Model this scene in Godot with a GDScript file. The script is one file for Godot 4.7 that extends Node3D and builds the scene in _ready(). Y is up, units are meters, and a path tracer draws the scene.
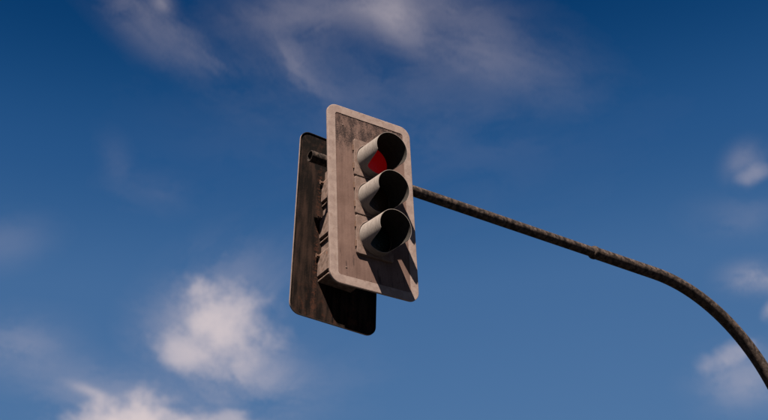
extends Node3D
# A pair of back-to-back traffic signals on the tip of a bent mast arm, seen from the street below.

const EYE := Vector3(0, 1.65, 0)
const PITCH := 0.53825
const ROLL := -0.0440
const FACING := 0.5992                      # the signals' turn about the vertical
const HUB := Vector3(-0.0588, 4.858, -5.2706) # centre of the near backplate
const BOARD_W := 0.517
const BOARD_H := 1.05
const EXPOSURE := 4.5

var M := {}


func _ready():
	camera()
	sun()
	sky()
	materials()
	street()
	mast()
	signals()


# ---------------------------------------------------------------- camera, sun, sky
func camera():
	var cam := Camera3D.new()
	cam.name = "camera"
	add_child(cam)
	var fw := Vector3(0, sin(PITCH), -cos(PITCH))
	var u := Vector3(0, cos(PITCH), sin(PITCH))
	var r := Vector3.RIGHT * cos(ROLL) + u * sin(ROLL)
	u = -Vector3.RIGHT * sin(ROLL) + u * cos(ROLL)
	cam.transform = Transform3D(Basis(r, u, -fw), EYE)
	cam.fov = rad_to_deg(2.0 * atan(210.0 / 1210.8))
	cam.near = 0.05
	cam.far = 3000.0
	cam.current = true


func plane_basis() -> Basis:
	return Basis(Vector3.UP, FACING)


func sun():
	var towards := plane_basis() * Vector3(-0.392, 0.803, 0.45)
	var l := DirectionalLight3D.new()
	l.name = "sun"
	add_child(l)
	l.look_at_from_position(Vector3.ZERO, -towards, Vector3.UP)
	l.light_energy = 1.6
	l.light_color = Color(1.0, 0.93, 0.85)
	l.light_angular_distance = 0.5
	l.shadow_enabled = true


func sky():
	var e := Environment.new()
	e.background_mode = Environment.BG_SKY
	var s := Sky.new()
	var m := PanoramaSkyMaterial.new()
	m.panorama = ImageTexture.create_from_image(sky_image())
	s.sky_material = m
	e.sky = s
	e.background_energy_multiplier = 1.0 / EXPOSURE
	e.tonemap_mode = Environment.TONE_MAPPER_LINEAR
	e.tonemap_exposure = EXPOSURE
	e.sdfgi_enabled = true
	e.ssao_enabled = true
	e.ssil_enabled = true
	var w := WorldEnvironment.new()
	w.name = "world_environment"
	w.environment = e
	add_child(w)


func sky_image() -> Image:
	var w := 4096
	var h := 2048
	var up := h / 2
	var cover := PackedFloat32Array()
	cover.resize(w * up)
	var fbm := FastNoiseLite.new()
	fbm.seed = 12
	fbm.noise_type = FastNoiseLite.TYPE_SIMPLEX_SMOOTH
	fbm.frequency = 0.34
	fbm.fractal_octaves = 6
	fbm.fractal_gain = 0.6
	var soft := FastNoiseLite.new()
	soft.seed = 40
	soft.noise_type = FastNoiseLite.TYPE_SIMPLEX_SMOOTH
	soft.frequency = 0.22
	soft.fractal_octaves = 5
	soft.fractal_gain = 0.5
	soft.domain_warp_enabled = true
	soft.domain_warp_amplitude = 2.4
	soft.domain_warp_frequency = 0.2
	# azimuth, elevation, half width, half height (degrees), tilt, strength, kind (0 puff, 1 veil)
	var clouds := [
		[-8.6, 25.8, 2.7, 2.1, -0.6, 0.85, 0], [-10.8, 24.3, 1.6, 1.1, -0.5, 0.55, 0], [-9.4, 24.3, 3.0, 2.0, -0.5, 0.45, 1], [-7.6, 23.0, 3.0, 2.0, -0.3, 0.3, 1], [-8.8, 26.6, 3.4, 2.4, 0.7, 0.2, 1],
		[-13.0, 20.7, 3.8, 1.8, 0.1, 1.0, 0], [-10.6, 20.7, 2.4, 1.5, 0.0, 0.95, 0], [-14.9, 22.2, 1.1, 0.26, -0.3, 0.45, 1], [-8.4, 21.1, 1.3, 0.7, 0.0, 0.5, 0], [-14.0, 22.0, 3.5, 1.2, 0.0, 0.16, 1],
		[-5.1, 37.8, 2.1, 0.8, -0.75, 0.2, 1], [-5.6, 38.4, 3.4, 1.8, -0.8, 0.12, 1], [1.0, 40.1, 2.2, 1.1, -0.8, 0.27, 1], [0.5, 40.8, 5.0, 1.7, -0.1, 0.14, 1], [4.6, 38.8, 5.5, 2.2, -0.45, 0.1, 1], [7.2, 37.6, 5.0, 1.8, -0.5, 0.06, 1],
		[-3.4, 40.3, 4.4, 1.2, 0.15, 0.13, 1], [-0.5, 37.8, 8.0, 3.4, -0.15, 0.055, 1], [1.0, 34.5, 10.0, 4.0, 0.0, 0.035, 1], [-14.8, 40.2, 4.0, 1.3, -0.6, 0.14, 1], [-13.0, 40.3, 0.7, 0.5, -0.6, 0.24, 1], [-11.4, 38.4, 4.6, 1.5, -0.5, 0.08, 1],
		[-14.8, 32.7, 0.8, 1.4, 0.4, 0.045, 1], [-12.9, 31.6, 2.0, 1.1, 0.0, 0.05, 1],
		[19.6, 30.2, 0.95, 0.55, 0.2, 0.24, 0], [19.4, 30.8, 1.0, 0.8, 0.6, 0.18, 1], [18.9, 25.5, 1.5, 0.8, -0.2, 0.28, 1], [19.2, 24.1, 0.9, 0.5, 0.6, 0.36, 0],
		[16.9, 22.4, 1.5, 0.7, 0.15, 0.4, 0], [17.3, 21.2, 2.2, 1.4, 0.0, 0.26, 1], [18.9, 28.4, 2.4, 1.0, -0.2, 0.07, 1],
		[-20.0, 28.6, 2.2, 1.2, 0.3, 0.08, 1], [-18.8, 24.0, 2.6, 1.4, 0.2, 0.14, 1], [-16.0, 22.9, 3.6, 1.4, -0.2, 0.1, 1], [-6.0, 22.8, 4.6, 2.0, 0.0, 0.08, 1]]
	var g := RandomNumberGenerator.new()
	g.seed = 90
	for k in 34:
		var az := g.randf_range(27.0, 333.0)
		var el := g.randf_range(14.0, 62.0)
		if g.randf() < 0.5:
			clouds.append([az, el, g.randf_range(1.5, 4.5), g.randf_range(1.0, 2.4), g.randf_range(-0.5, 0.5), g.randf_range(0.5, 0.95), 0])
		else:
			clouds.append([az, el, g.randf_range(3.0, 8.0), g.randf_range(1.2, 2.6), g.randf_range(-0.6, 0.6), g.randf_range(0.12, 0.45), 1])
	var per := w / 360.0
	for c in clouds:
		var reach := 1.75 * maxf(c[2], c[3])
		var row0 := clampi(int((90.0 - c[1] - reach) * per), 0, up - 1)
		var row1 := clampi(int((90.0 - c[1] + reach) * per), 0, up - 1)
		var flat := cos(deg_to_rad(c[1]))
		var span := int(reach / flat * per)
		var mid := int(roundf(c[0] * per))
		var ct := cos(c[4])
		var sn := sin(c[4])
		var veil: bool = c[6] == 1
		for row in range(row0, row1 + 1):
			var y: float = 90.0 - (row + 0.5) / per - c[1]
			for k in range(-span, span + 1):
				var x := k / per * flat
				var a: float = (x * ct + y * sn) / c[2]
				var b: float = (y * ct - x * sn) / c[3]
				var q := a * a + b * b
				if q > 3.0:
					continue
				var gauss := exp(-q * 1.25) - 0.0235
				var d := 0.0
				if veil:
					var n := soft.get_noise_3d(a * c[2] * 0.75 + c[0], b * c[3] * 1.7, c[1])
					d = gauss * smoothstep(-0.6, 0.7, n + 0.2 * gauss) * 1.2
				else:
					var n := fbm.get_noise_3d(x + c[0], y * 1.1, c[1])
					d = pow(smoothstep(-0.05, 1.0, gauss * 1.15 + n * 0.7 - 0.2), 1.2) * minf(1.0, gauss * 3.0)
				d *= c[5]
				if d > 0.002:
					var at := row * w + posmod(mid + k, w)
					cover[at] = 1.0 - (1.0 - cover[at]) * (1.0 - d)
	# the air: colours of the cloudless sky by elevation
	var stops := [[0.0, Color8(128, 156, 188)], [10.0, Color8(100, 134, 174)], [20.0, Color8(78, 116, 161)], [27.0, Color8(67, 106, 153)], [33.0, Color8(39, 84, 135)], [40.0, Color8(9, 58, 107)], [52.0, Color8(5, 52, 100)], [90.0, Color8(4, 49, 96)]]
	var img := Image.create(w, h, false, Image.FORMAT_RGBF)
	img.fill(Color8(120, 138, 156).srgb_to_linear())
	var white := Color(0.66, 0.575, 0.59)
	for row in up:
		var el := 90.0 - (row + 0.5) / per
		var i := 0
		while i < stops.size() - 2 and el > stops[i + 1][0]:
			i += 1
		var t: float = (el - stops[i][0]) / (stops[i + 1][0] - stops[i][0])
		t = smoothstep(0.0, 1.0, t) * 0.3 + 0.7 * t
		var air: Color = stops[i][1].lerp(stops[i + 1][1], t)
		var base := air.srgb_to_linear()
		img.fill_rect(Rect2i(0, row, w, 1), base)
		var first := row * w
		for x in w:
			var a := cover[first + x]
			if a > 0.0:
				img.set_pixel(x, row, base.lerp(white, a))
	return img


# ---------------------------------------------------------------- helpers
func put(mesh: Mesh, called: String, parent: Node) -> MeshInstance3D:
	var o := MeshInstance3D.new()
	o.name = called
	o.mesh = mesh
	parent.add_child(o, true)
	return o


func tag(o: Node, label: String, category := "", group := "", kind := ""):
	if label:
		o.set_meta("label", label)
	if category:
		o.set_meta("category", category)
	if group:
		o.set_meta("group", group)
	if kind:
		o.set_meta("kind", kind)


func begin() -> SurfaceTool:
	var st := SurfaceTool.new()
	st.begin(Mesh.PRIMITIVE_TRIANGLES)
	return st


func done(st: SurfaceTool, m: Material, onto: ArrayMesh = null) -> ArrayMesh:
	st.index()
	st.generate_normals()
	var mesh := st.commit(onto)
	mesh.surface_set_material(mesh.get_surface_count() - 1, m)
	return mesh


func tri(st: SurfaceTool, a: Vector3, b: Vector3, c: Vector3, ua := Vector2.ZERO, ub := Vector2.ZERO, uc := Vector2.ZERO):
	st.set_uv(ua)
	st.add_vertex(a)
	st.set_uv(ub)
	st.add_vertex(b)
	st.set_uv(uc)
	st.add_vertex(c)


# stitches rings of points; a ring runs counter-clockwise seen from the side the next ring lies on
func loft(st: SurfaceTool, rings: Array, closed := true, smooth := -1, vs := 1.0):
	st.set_smooth_group(smooth)
	for k in rings.size() - 1:
		var p: Array = rings[k]
		var q: Array = rings[k + 1]
		var n := p.size()
		for i in (n if closed else n - 1):
			var j := (i + 1) % n
			var u0 := float(i) / n
			var u1 := float(i + 1) / n
			var v0 := float(k) / (rings.size() - 1) * vs
			var v1 := float(k + 1) / (rings.size() - 1) * vs
			tri(st, p[i], q[j], p[j], Vector2(u0, v0), Vector2(u1, v1), Vector2(u1, v0))
			tri(st, p[i], q[i], q[j], Vector2(u0, v0), Vector2(u0, v1), Vector2(u1, v1))


func fan(st: SurfaceTool, ring: Array, flip := false, box := Vector2.ZERO):
	st.set_smooth_group(-1)
	var c := Vector3.ZERO
	for p in ring:
		c += p
	c /= ring.size()
	for i in ring.size():
		var a: Vector3 = ring[i]
		var b: Vector3 = ring[(i + 1) % ring.size()]
		var ua := Vector2.ZERO
		var ub := Vector2.ZERO
		var uc := Vector2.ZERO
		if box != Vector2.ZERO:
			ua = Vector2(a.x / box.x + 0.5, 0.5 - a.y / box.y)
			ub = Vector2(b.x / box.x + 0.5, 0.5 - b.y / box.y)
			uc = Vector2(c.x / box.x + 0.5, 0.5 - c.y / box.y)
		if flip:
			tri(st, a, b, c, ua, ub, uc)
		else:
			tri(st, b, a, c, ub, ua, uc)


# rounded rectangle in the xy plane, counter-clockwise seen from +z
func rrect(w: float, h: float, r: float, z: float, seg := 8) -> Array:
	var out := []
	for k in 4:
		var cx := (w / 2 - r) * (1 if k == 0 or k == 3 else -1)
		var cy := (h / 2 - r) * (1 if k < 2 else -1)
		for i in seg + 1:
			var a := (k + float(i) / seg) * PI / 2
			out.append(Vector3(cx + r * cos(a), cy + r * sin(a), z))
	return out


func circle(r: float, z: float, seg := 40, c := Vector2.ZERO) -> Array:
	var out := []
	for i in seg:
		var a := TAU * i / seg
		out.append(Vector3(c.x + r * cos(a), c.y + r * sin(a), z))
	return out


func chamfer_box(size: Vector3, b := 0.002) -> Array:
	# rings along z from back to front
	var w := size.x
	var h := size.y
	var d := size.z / 2
	return [rrect(w - 2 * b, h - 2 * b, b, -d, 2), rrect(w, h, b * 1.5, -d + b, 2), rrect(w, h, b * 1.5, d - b, 2), rrect(w - 2 * b, h - 2 * b, b, d, 2)]


func box_mesh(size: Vector3, m: Material, b := 0.002) -> ArrayMesh:
	var st := begin()
	var r := chamfer_box(size, b)
	loft(st, r)
	fan(st, r[0], true)
	fan(st, r[-1])
	return done(st, m)


# a tube along a list of points with a radius at each
func tube(st: SurfaceTool, path: Array, radii: Array, seg := 28, smooth := 0):
	var rings := []
	var side := Vector3.ZERO
	var run := 0.0
	for i in path.size():
		var dir: Vector3 = (path[mini(i + 1, path.size() - 1)] - path[maxi(i - 1, 0)]).normalized()
		if i == 0:
			side = dir.cross(Vector3.UP if absf(dir.y) < 0.9 else Vector3.RIGHT).normalized()
		side = (side - dir * side.dot(dir)).normalized()
		var up2 := dir.cross(side)
		var ring := []
		for k in seg:
			var a := TAU * k / seg
			ring.append(path[i] + (side * cos(a) + up2 * sin(a)) * radii[i])
		rings.append(ring)
	loft(st, rings, true, smooth, 1.0)
	return rings


# ---------------------------------------------------------------- materials
func noise(sd: int, freq: float, oct := 5) -> FastNoiseLite:
	var n := FastNoiseLite.new()
	n.seed = sd
	n.noise_type = FastNoiseLite.TYPE_SIMPLEX_SMOOTH
	n.frequency = freq
	n.fractal_octaves = oct
	return n


func bump(sd: int, freq: float, strength: float, size := 512) -> ImageTexture:
	var im := noise(sd, freq).get_seamless_image(size, size)
	im.convert(Image.FORMAT_RGBA8)
	im.bump_map_to_normal_map(strength)
	return ImageTexture.create_from_image(im)


# three tones blended by two layers of seamless noise
func mottled(sd: int, tones: Array, freq: float, stretch := Vector2(1, 1), size := 512, sharp := 0.25) -> ImageTexture:
	var coarse := noise(sd, freq, 6).get_seamless_image(size, size)
	var fine := noise(sd + 1, freq * 7.0, 3).get_seamless_image(size, size)
	var im := Image.create(size, size, false, Image.FORMAT_RGB8)
	for y in size:
		for x in size:
			var sx := int(x * stretch.x) % size
			var sy := int(y * stretch.y) % size
			var a := coarse.get_pixel(sx, sy).r
			var b := fine.get_pixel(sx, sy).r
			var t := a * 0.75 + b * 0.25
			var c: Color = tones[0].lerp(tones[1], smoothstep(0.5 - sharp, 0.5 + sharp, t))
			c = c.lerp(tones[2], smoothstep(0.62, 0.8, coarse.get_pixel((sx + size / 3) % size, (sy + size / 2) % size).r * 0.7 + b * 0.3) * 0.8)
			im.set_pixel(x, y, c.linear_to_srgb())
	im.generate_mipmaps()
	return ImageTexture.create_from_image(im)


# the near board's face: faded tan paint, a smeared patch of soot along the top, runs and specks
func face_print() -> ImageTexture:
	var w := 512
	var h := 1024
	var big := noise(5, 0.006, 5)
	var mid := noise(6, 0.02, 5)
	var grit := noise(7, 0.11, 3)
	var fibre := noise(8, 0.07, 4)
	var im := Image.create(w, h, false, Image.FORMAT_RGB8)
	var tan := Color(0.05459, 0.03554, 0.03121)
	var pale := Color(0.08072, 0.05418, 0.04811)
	var brown := Color(0.03323, 0.02037, 0.01734)
	var soot := Color(0.007923, 0.006566, 0.007558)
	for y in h:
		for x in w:
			var g := grit.get_noise_2d(x, y)
			var runs := mid.get_noise_2d(x * 1.3, y * 0.14)
			var b := big.get_noise_2d(x, y)
			var c := tan.lerp(pale, clampf(0.45 + b * 0.6 + fibre.get_noise_2d(x, y * 0.05) * 0.28 + g * 0.3, 0, 1))
			c = c.lerp(brown, smoothstep(-0.1, 0.6, runs + g * 0.3) * 0.3)
			var v := float(y) / h
			var edge := 0.235 + 0.075 * mid.get_noise_2d(x * 0.5, 300.0) + 0.09 * big.get_noise_2d(x * 1.4, y * 0.8)
			var patch := smoothstep(-0.035, 0.09, edge - v + g * 0.03) * smoothstep(-0.75, 0.55, mid.get_noise_2d(x * 1.2, y * 0.6 + 700) + g * 0.9)
			c = c.lerp(soot, patch * 0.86)
			var low := smoothstep(0.25, 0.55, mid.get_noise_2d(x * 1.8, y * 0.3 + 2000) + g * 0.2) * smoothstep(0.62, 0.9, v)
			c = c.lerp(soot, low * 0.55)
			if grit.get_noise_2d(x * 0.9 + 900, y * 0.9) > 0.56:
				c = c.lerp(pale, 0.6)
			im.set_pixel(x, y, c.linear_to_srgb())
	im.generate_mipmaps()
	return ImageTexture.create_from_image(im)


# the back of a board: dark paint gone brown, rusty along the middle, long runs
func back_print() -> ImageTexture:
	var w := 512
	var h := 1024
	var big := noise(15, 0.006, 5)
	var mid := noise(16, 0.02, 5)
	var grit := noise(17, 0.1, 3)
	var fibre := noise(18, 0.07, 4)
	var im := Image.create(w, h, false, Image.FORMAT_RGB8)
	var dark := Color(0.002016, 0.00135, 0.001368)
	var brown := Color(0.01238, 0.007188, 0.005766)
	var rust := Color(0.0253, 0.01003, 0.00624)
	var black := Color(0.001512, 0.001296, 0.001339)
	for y in h:
		for x in w:
			var g := grit.get_noise_2d(x, y)
			var runs := mid.get_noise_2d(x * 1.2, y * 0.16)
			var b := big.get_noise_2d(x, y)
			var c := dark.lerp(brown, clampf(0.4 + b * 0.5 + runs * 1.1 + fibre.get_noise_2d(x, y * 0.05) * 0.45 + g * 0.3, 0, 1))
			var v := float(y) / h
			var seam := absf(absf(float(x) / w - 0.5) - 0.23)
			c = c.lerp(rust, (1.0 - smoothstep(0.0, 0.05, seam + g * 0.02)) * smoothstep(-0.1, 0.35, g + mid.get_noise_2d(x, y * 2.0)) * 0.8)
			c = c.lerp(rust, smoothstep(0.1, 0.6, mid.get_noise_2d(x * 0.8, y * 0.6 + 900)) * smoothstep(0.75, 1.0, v) * 0.6)
			var edge := 0.2 + 0.2 * big.get_noise_2d(x * 1.6, y + 500)
			c = c.lerp(black, smoothstep(-0.05, 0.08, edge - v) * smoothstep(-0.5, 0.3, mid.get_noise_2d(x, y + 400) + 0.15 + g * 0.5) * 0.92)
			im.set_pixel(x, y, c.linear_to_srgb())
	im.generate_mipmaps()
	return ImageTexture.create_from_image(im)


func mat(tex: Texture2D, rough := 0.75, nrm: Texture2D = null, depth := 0.6, triplanar := 0.0) -> StandardMaterial3D:
	var m := StandardMaterial3D.new()
	m.albedo_texture = tex
	m.roughness = rough
	m.metallic_specular = 0.15
	if nrm:
		m.normal_enabled = true
		m.normal_texture = nrm
		m.normal_scale = depth
	if triplanar > 0.0:
		m.uv1_triplanar = true
		m.uv1_scale = Vector3.ONE * triplanar
	return m


func plain(c: Color, rough := 0.7) -> StandardMaterial3D:
	var m := StandardMaterial3D.new()
	m.albedo_color = c.linear_to_srgb()
	m.roughness = rough
	m.metallic_specular = 0.15
	return m


func materials():
	var grain := bump(21, 0.02, 3.0)
	var fine := bump(22, 0.05, 2.0)
	M.face = mat(face_print(), 0.85, fine, 0.1)
	M.back = mat(back_print(), 0.85, fine, 0.12)
	M.border = mat(mottled(31, [Color(0.1091, 0.08431, 0.07844), Color(0.1328, 0.105, 0.0979), Color(0.08848, 0.06194, 0.05426)], 0.012), 0.75, fine, 0.25, 3.0)
	M.case = mat(mottled(35, [Color(0.054, 0.0387, 0.0342), Color(0.0945, 0.0702, 0.063), Color(0.081, 0.0405, 0.027)], 0.012), 0.75, fine, 0.4, 4.0)
	M.door = mat(mottled(37, [Color(0.06525, 0.04698, 0.04176), Color(0.08608, 0.06368, 0.05742), Color(0.06264, 0.03393, 0.02506)], 0.012), 0.75, fine, 0.4, 4.0)
	M.visor = mat(mottled(39, [Color(0.09417, 0.08311, 0.07978), Color(0.1275, 0.1152, 0.1109), Color(0.0256, 0.02141, 0.02001)], 0.016, Vector2(1, 1), 512, 0.2), 0.75, fine, 0.2)
	M.visor.uv1_scale = Vector3(1.0, 2.5, 1)
	M.inside = mat(mottled(40, [Color(0.0154, 0.014, 0.01358), Color(0.0224, 0.0203, 0.0196), Color(0.0112, 0.01008, 0.0098)], 0.016), 0.9, null, 0, 4.0)
	M.steel = mat(mottled(41, [Color(0.04688, 0.02812, 0.02063), Color(0.075, 0.04688, 0.0375), Color(0.02812, 0.01875, 0.01594)], 0.02), 0.6, fine, 0.4, 6.0)
	M.arm = mat(mottled(43, [Color(0.009375, 0.007969, 0.007969), Color(0.0375, 0.02812, 0.02438), Color(0.07969, 0.06375, 0.05812)], 0.018, Vector2(1, 1), 512, 0.14), 0.75, grain, 0.7, 2.6)
	M.lip = plain(Color(0.012, 0.01, 0.0095), 0.8)
	M.gasket = plain(Color(0.006, 0.005625, 0.005625), 0.8)
	M.red = lens(Color(0.12, 0.003, 0.006))
	M.red.emission_enabled = true
	M.red.emission = Color(0.6, 0.012, 0.02)
	M.red.emission_energy_multiplier = 0.05
	M.amber = lens(Color(0.014, 0.007, 0.002))
	M.green = lens(Color(0.002, 0.007, 0.006))
	M.asphalt = mat(mottled(51, [Color(0.025, 0.025, 0.027), Color(0.036, 0.035, 0.034), Color(0.02, 0.02, 0.02)], 0.05), 0.9, null, 0, 0.4)


func lens(c: Color) -> StandardMaterial3D:
	var m := plain(c, 0.35)
	m.metallic_specular = 0.3
	m.normal_enabled = true
	m.normal_texture = bump(61, 0.06, 4.0, 256)
	m.normal_scale = 0.6
	return m


# ---------------------------------------------------------------- the street below
func street():
	var g := PlaneMesh.new()
	g.size = Vector2(2400, 2400)
	g.material = M.asphalt
	tag(put(g, "ground", self), "dark asphalt street surface below the signals", "", "", "structure")
	var foot := HUB + plane_basis() * Vector3(3.25, 0, -0.175)
	var p := put(box_mesh(Vector3(3.0, 24.0, 0.26), M.asphalt, 0.015), "pavement", self)
	p.rotation.x = -PI / 2
	p.rotation.y = FACING
	p.position = Vector3(foot.x, 0.0, foot.z) + plane_basis() * Vector3(0.9, 0, 0)
	tag(p, "dark asphalt pavement with a raised edge under the mast", "", "", "structure")


# ---------------------------------------------------------------- mast and arm
func mast():
	var root := Node3D.new()
	root.name = "signal_mast"
	add_child(root)
	tag(root, "dark rusty bent steel mast whose arm carries the two traffic signals", "signal mast")
	root.rotation.y = FACING
	root.position = HUB + plane_basis() * Vector3(3.24, 0, -0.175)
	root.position.y = 0.13
	var off := Vector3(-3.24, HUB.y - 0.13, 0)
	# thin outer arm, open at its tip
	var path := []
	var rad := []
	for i in 26:
		var t := i / 25.0
		path.append(off + Vector3(lerpf(-0.262, 1.78, t), lerpf(0.286, 0.2333, t), 0))
		rad.append(0.0305)
	var st := begin()
	var rings: Array = tube(st, path, rad)
	var axis: Vector3 = (path[1] - path[0]).normalized()
	var inner := []
	for deep in [0.0, 0.16]:
		var ring := []
		for v in rings[0]:
			ring.append(path[0] + (v - path[0]) * 0.86 + axis * deep)
		inner.append(ring)
	loft(st, [inner[1], inner[0]], true, 0)
	loft(st, [inner[0], rings[0]], true, -1)
	fan(st, inner[1], false)
	put(done(st, M.arm), "arm", root)
	# thick tube: straight end, then a bend of about a metre's radius down into the pole
	path = []
	rad = []
	for i in 9:
		var t := i / 8.0
		path.append(off + Vector3(lerpf(1.69, 2.19, t), lerpf(0.2356, 0.223, t), 0))
	for i in range(1, 31):
		var a := lerpf(deg_to_rad(1.5), PI / 2, i / 30.0)
		path.append(off + Vector3(2.19 + 1.05 * (sin(a) - 0.026), 0.223 - 1.05 * (0.9997 - cos(a)), 0))
	var last: Vector3 = path[-1]
	for i in range(1, 9):
		path.append(Vector3(last.x, lerpf(last.y, 0.02, i / 8.0), 0))
	for i in path.size():
		rad.append(lerpf(0.0365, 0.043, clampf(i / 34.0, 0, 1)))
	st = begin()
	rings = tube(st, path, rad)
	fan(st, rings[0], true)
	put(done(st, M.arm), "pole", root)
	# weld collar where the two tubes meet
	st = begin()
	var c := off + Vector3(1.69, 0.2356, 0)
	var seam := []
	var srad := []
	for k in [[-0.012, 0.030], [-0.010, 0.0375], [-0.002, 0.0405], [0.012, 0.0405], [0.022, 0.038], [0.03, 0.0362]]:
		seam.append(c + Vector3(k[0], -0.0258 * k[0], 0))
		srad.append(k[1])
	tube(st, seam, srad)
	put(done(st, M.arm), "collar", root)
	var plate := put(box_mesh(Vector3(0.3, 0.3, 0.02), M.steel), "base_plate", root)
	plate.rotation.x = -PI / 2
	plate.position = Vector3(last.x, 0.01, 0)
	var nut := CylinderMesh.new()
	nut.top_radius = 0.016
	nut.bottom_radius = 0.016
	nut.height = 0.03
	nut.radial_segments = 6
	nut.material = M.steel
	for k in 4:
		put(nut, "anchor_bolt", root).position = Vector3(last.x + (0.11 if k % 2 else -0.11), 0.034, 0.11 if k > 1 else -0.11)


# ---------------------------------------------------------------- signals
func board_meshes(w: float, h: float) -> Array:
	var st := begin()
	var f := rrect(w - 0.008, h - 0.008, 0.056, 0.0)
	fan(st, f, false, Vector2(w, h))
	var mesh := done(st, M.face)
	st = begin()
	var b := rrect(w - 0.008, h - 0.008, 0.056, -0.003)
	fan(st, b, true, Vector2(w, h))
	loft(st, [b, f])
	mesh = done(st, M.back, mesh)
	# painted border strip
	st = begin()
	loft(st, [rrect(w - 0.094, h - 0.094, 0.016, -0.002), rrect(w - 0.094, h - 0.094, 0.016, 0.0025)])
	var inn := rrect(w - 0.094, h - 0.094, 0.016, 0.0025)
	var out := rrect(w - 0.006, h - 0.006, 0.057, 0.0025)
	loft(st, [out, inn])
	var rim := begin()
	loft(rim, [rrect(w, h, 0.06, 0.0015), out], true, 1)
	loft(rim, [rrect(w, h, 0.06, -0.009), rrect(w, h, 0.06, 0.0015)], true, 2)
	var edge := done(rim, M.border)
	rim = begin()
	var lip := rrect(w - 0.005, h - 0.005, 0.0575, -0.009)
	loft(rim, [lip, rrect(w, h, 0.06, -0.009)])
	loft(rim, [rrect(w - 0.005, h - 0.005, 0.0575, -0.002), lip])
	edge = done(rim, M.lip, edge)
	return [mesh, done(st, M.border), edge]


func visor_mesh() -> ArrayMesh:
	var seg := 96
	var steps := 10
	var outer := []
	var inner := []
	for s in steps + 1:
		var ro := []
		var ri := []
		for i in seg:
			var deg := 360.0 * i / seg
			var off := absf(wrapf(deg - 82.0, -180.0, 180.0))     # 0 at the crown, 180 underneath
			var reach := 0.19 - 0.008 * smoothstep(20.0, 110.0, off)
			reach = lerpf(reach, 0.048, smoothstep(116.0, 146.0, off))
			var z := reach * s / steps
			var a := deg_to_rad(deg)
			var r := 0.0945 - 0.002 * s / steps
			ro.append(Vector3(r * cos(a), r * sin(a) - z * 0.105, z))
			ri.append(Vector3((r - 0.0022) * cos(a), (r - 0.0022) * sin(a) - z * 0.105, z))
		outer.append(ro)
		inner.append(ri)
	var st := begin()
	loft(st, outer, true, 0)
	loft(st, [outer[-1], inner[-1]])
	var mesh := done(st, M.visor)
	st = begin()
	inner.reverse()
	loft(st, inner, true, 0)
	return done(st, M.inside, mesh)


func lens_mesh(m: Material) -> ArrayMesh:
	var st := begin()
	var rings := [circle(0.089, 0.0)]
	for i in range(1, 9):
		var t := i / 9.0
		rings.append(circle(0.089 * cos(t * PI / 2), 0.02 * sin(t * PI / 2)))
	loft(st, rings, true, 0)
	fan(st, rings[-1])
	var mesh := done(st, m)
	return mesh


func case_mesh() -> ArrayMesh:
	# profile down the case: height, half width, depth
	var lay := [[-0.1135, 0.099, 0.118], [-0.11, 0.1, 0.119], [-0.1, 0.094, 0.113], [-0.0995, 0.086, 0.1], [-0.0875, 0.086, 0.1], [-0.087, 0.1, 0.12], [-0.083, 0.104, 0.125], [0.036, 0.104, 0.125], [0.053, 0.096, 0.116], [0.0545, 0.088, 0.106], [0.1125, 0.088, 0.106]]
	var rings := []
	for p in lay:
		var ring := []
		var hw: float = p[1]
		var dp: float = p[2]
		var r := 0.018
		# counter-clockwise seen from above: runs along -z side (the back)
		ring.append(Vector3(hw, p[0], -0.0025))
		ring.append(Vector3(-hw, p[0], -0.0025))
		ring.reverse()
		var corner := []
		for i in 7:
			var a := PI / 2 * i / 6
			corner.append(Vector3(hw - r + r * cos(a), p[0], -dp + r - r * sin(a)))
		for i in 7:
			var a := PI / 2 * (1 + i / 6.0)
			corner.append(Vector3(-hw + r + r * cos(a), p[0], -dp + r - r * sin(a)))
		rings.append(ring + corner)
	var st := begin()
	loft(st, rings)
	fan_y(st, rings[0], true)
	fan_y(st, rings[-1], false)
	return done(st, M.case)


func fan_y(st: SurfaceTool, ring: Array, under: bool):
	st.set_smooth_group(-1)
	var c := Vector3.ZERO
	for p in ring:
		c += p
	c /= ring.size()
	for i in ring.size():
		var j := (i + 1) % ring.size()
		if under:
			tri(st, ring[i], ring[j], c)
		else:
			tri(st, ring[j], ring[i], c)


func lathe(m: Material, prof: Array, seg := 40) -> ArrayMesh:
	var st := begin()
	var rings := []
	for p in prof:
		rings.append(circle(p[0], p[1], seg))
	loft(st, rings)
	return done(st, m)


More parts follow.
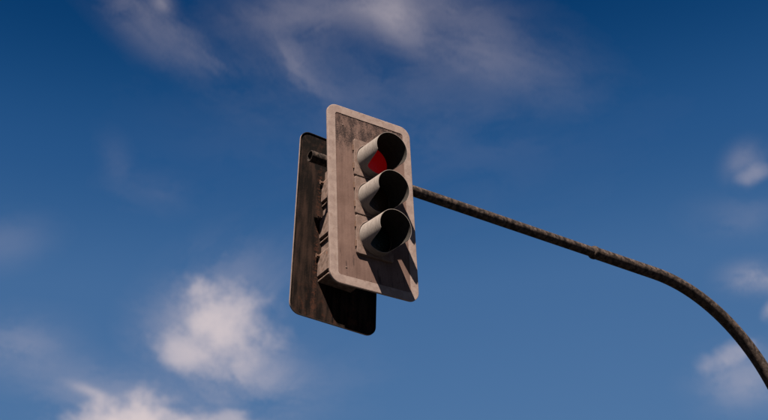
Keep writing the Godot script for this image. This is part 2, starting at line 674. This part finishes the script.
func make_signal(called: String, w: float, h: float) -> Node3D:
	var root := Node3D.new()
	root.name = called
	add_child(root)
	var b := board_meshes(w, h)
	var board := put(b[0], "backplate", root)
	put(b[1], "border", board)
	put(b[2], "rim", board)
	var bolt := lathe(M.door, [[0.0055, 0.0], [0.0055, 0.0012], [0.004, 0.0024], [0.0005, 0.003]], 10)
	for s in [[-0.165, 0.41], [0.165, 0.41], [-0.165, -0.43], [0.165, -0.43]]:
		put(bolt, "bolt", board).position = Vector3(s[0], s[1], 0.0)
	var case := case_mesh()
	var st := begin()
	var r := [rrect(0.216, 0.2235, 0.012, 0.0), rrect(0.216, 0.2235, 0.012, 0.011), rrect(0.21, 0.2175, 0.01, 0.0145)]
	loft(st, r)
	fan(st, r[-1])
	var door := done(st, M.door)
	var bezel := lathe(M.door, [[0.0985, 0.0140], [0.0985, 0.0162], [0.0975, 0.0172], [0.0945, 0.0172], [0.0930, 0.0160], [0.0930, 0.0135]], 48)
	var gasket := lathe(M.gasket, [[0.0935, 0.0150], [0.0885, 0.0175], [0.084, 0.0165]], 48)
	var visor := visor_mesh()
	var hinge := lathe(M.steel, [[0.0005, -0.017], [0.0045, -0.017], [0.0045, 0.017], [0.0005, 0.017]], 10)
	var lug := box_mesh(Vector3(0.018, 0.012, 0.016), M.steel)
	var wing := box_mesh(Vector3(0.006, 0.026, 0.005), M.steel, 0.001)
	var lamps := [lens_mesh(M.red), lens_mesh(M.amber), lens_mesh(M.green)]
	var hue := ["red", "amber", "green"]
	for k in 3:
		var sec := put(case, "lamp_section", root)
		sec.position = Vector3(0, 0.226 - 0.228 * k, 0)
		put(door, "door", sec).position.z = 0.0005
		put(bezel, "bezel", sec)
		put(gasket, "gasket", sec)
		var l := put(lamps[k], "lens", sec)
		l.position = Vector3(0, 0, 0.0165)
		tag(l, hue[k] + " round lens deep inside its visor")
		var v := put(visor, "visor", sec)
		v.position = Vector3(0.002, -0.004, 0.0148)
		for y in [0.055, -0.055]:
			var hg := put(hinge, "hinge", sec)
			hg.rotation.x = PI / 2
			hg.position = Vector3(-0.1105, y, 0.009)
		for x in [-1, 1]:
			put(lug, "latch", sec).position = Vector3(x * 0.111, 0.03, -0.016)
			put(wing, "wing_nut", sec).position = Vector3(x * 0.123, 0.03, -0.016)
	return root


# a clamp that reaches from the back of a case round the arm (in the signal's own frame)
func clamp_part(root: Node3D, x: float, y: float, z: float):
	var st := begin()
	var rings := [[], []]
	var inn := [[], []]
	for i in 32:
		var a := TAU * i / 32.0
		for s in 2:
			var px := 0.016 if s else -0.016
			rings[s].append(Vector3(px, 0.0375 * cos(a), 0.0375 * sin(a)))
			inn[s].append(Vector3(px, 0.0308 * cos(a), 0.0308 * sin(a)))
	loft(st, [rings[0], rings[1]], true, 0)
	loft(st, [inn[1], inn[0]], true, 1)
	loft(st, [rings[1], inn[1]])
	loft(st, [inn[0], rings[0]])
	var c := put(done(st, M.steel), "clamp", root)
	c.position = Vector3(x, y, z)
	var foot := put(box_mesh(Vector3(0.03, 0.05, 0.03), M.steel), "clamp_foot", c)
	foot.position = Vector3(0, 0, 0.0475)


func signals():
	var near := make_signal("traffic_signal", BOARD_W, BOARD_H)
	near.rotation.y = FACING
	near.position = HUB
	tag(near, "dusty tan traffic signal facing the viewer with a glowing red lamp on top", "traffic signal", "back-to-back traffic signals on the arm")
	var far := make_signal("traffic_signal_001", 0.508, 1.12)
	far.transform = Transform3D(plane_basis() * Basis(Vector3.BACK, -deg_to_rad(3.7)) * Basis(Vector3.UP, PI), HUB + plane_basis() * Vector3(0.0, -0.005, -0.35))
	tag(far, "dark brown traffic signal seen from behind, facing away", "traffic signal", "back-to-back traffic signals on the arm")
	for x in [-0.065, 0.065]:
		clamp_part(near, x, lerpf(0.286, 0.2333, (x + 0.262) / 2.042), -0.175)
	for x in [-0.02, 0.02]:
		var world := HUB + plane_basis() * Vector3(x, lerpf(0.286, 0.2333, (x + 0.262) / 2.042), -0.175)
		var at: Vector3 = far.transform.affine_inverse() * world
		clamp_part(far, at.x, at.y, at.z)
	# the lit lamp
	var lamp := OmniLight3D.new()
	lamp.name = "red_lamp"
	add_child(lamp)
	lamp.position = HUB + plane_basis() * Vector3(0.0, 0.226, 0.045)
	lamp.light_color = Color(1.0, 0.05, 0.05)
	lamp.light_energy = 0.00002
	lamp.light_size = 0.08
	lamp.omni_range = 30.0
	lamp.omni_attenuation = 2.0
	lamp.shadow_enabled = true
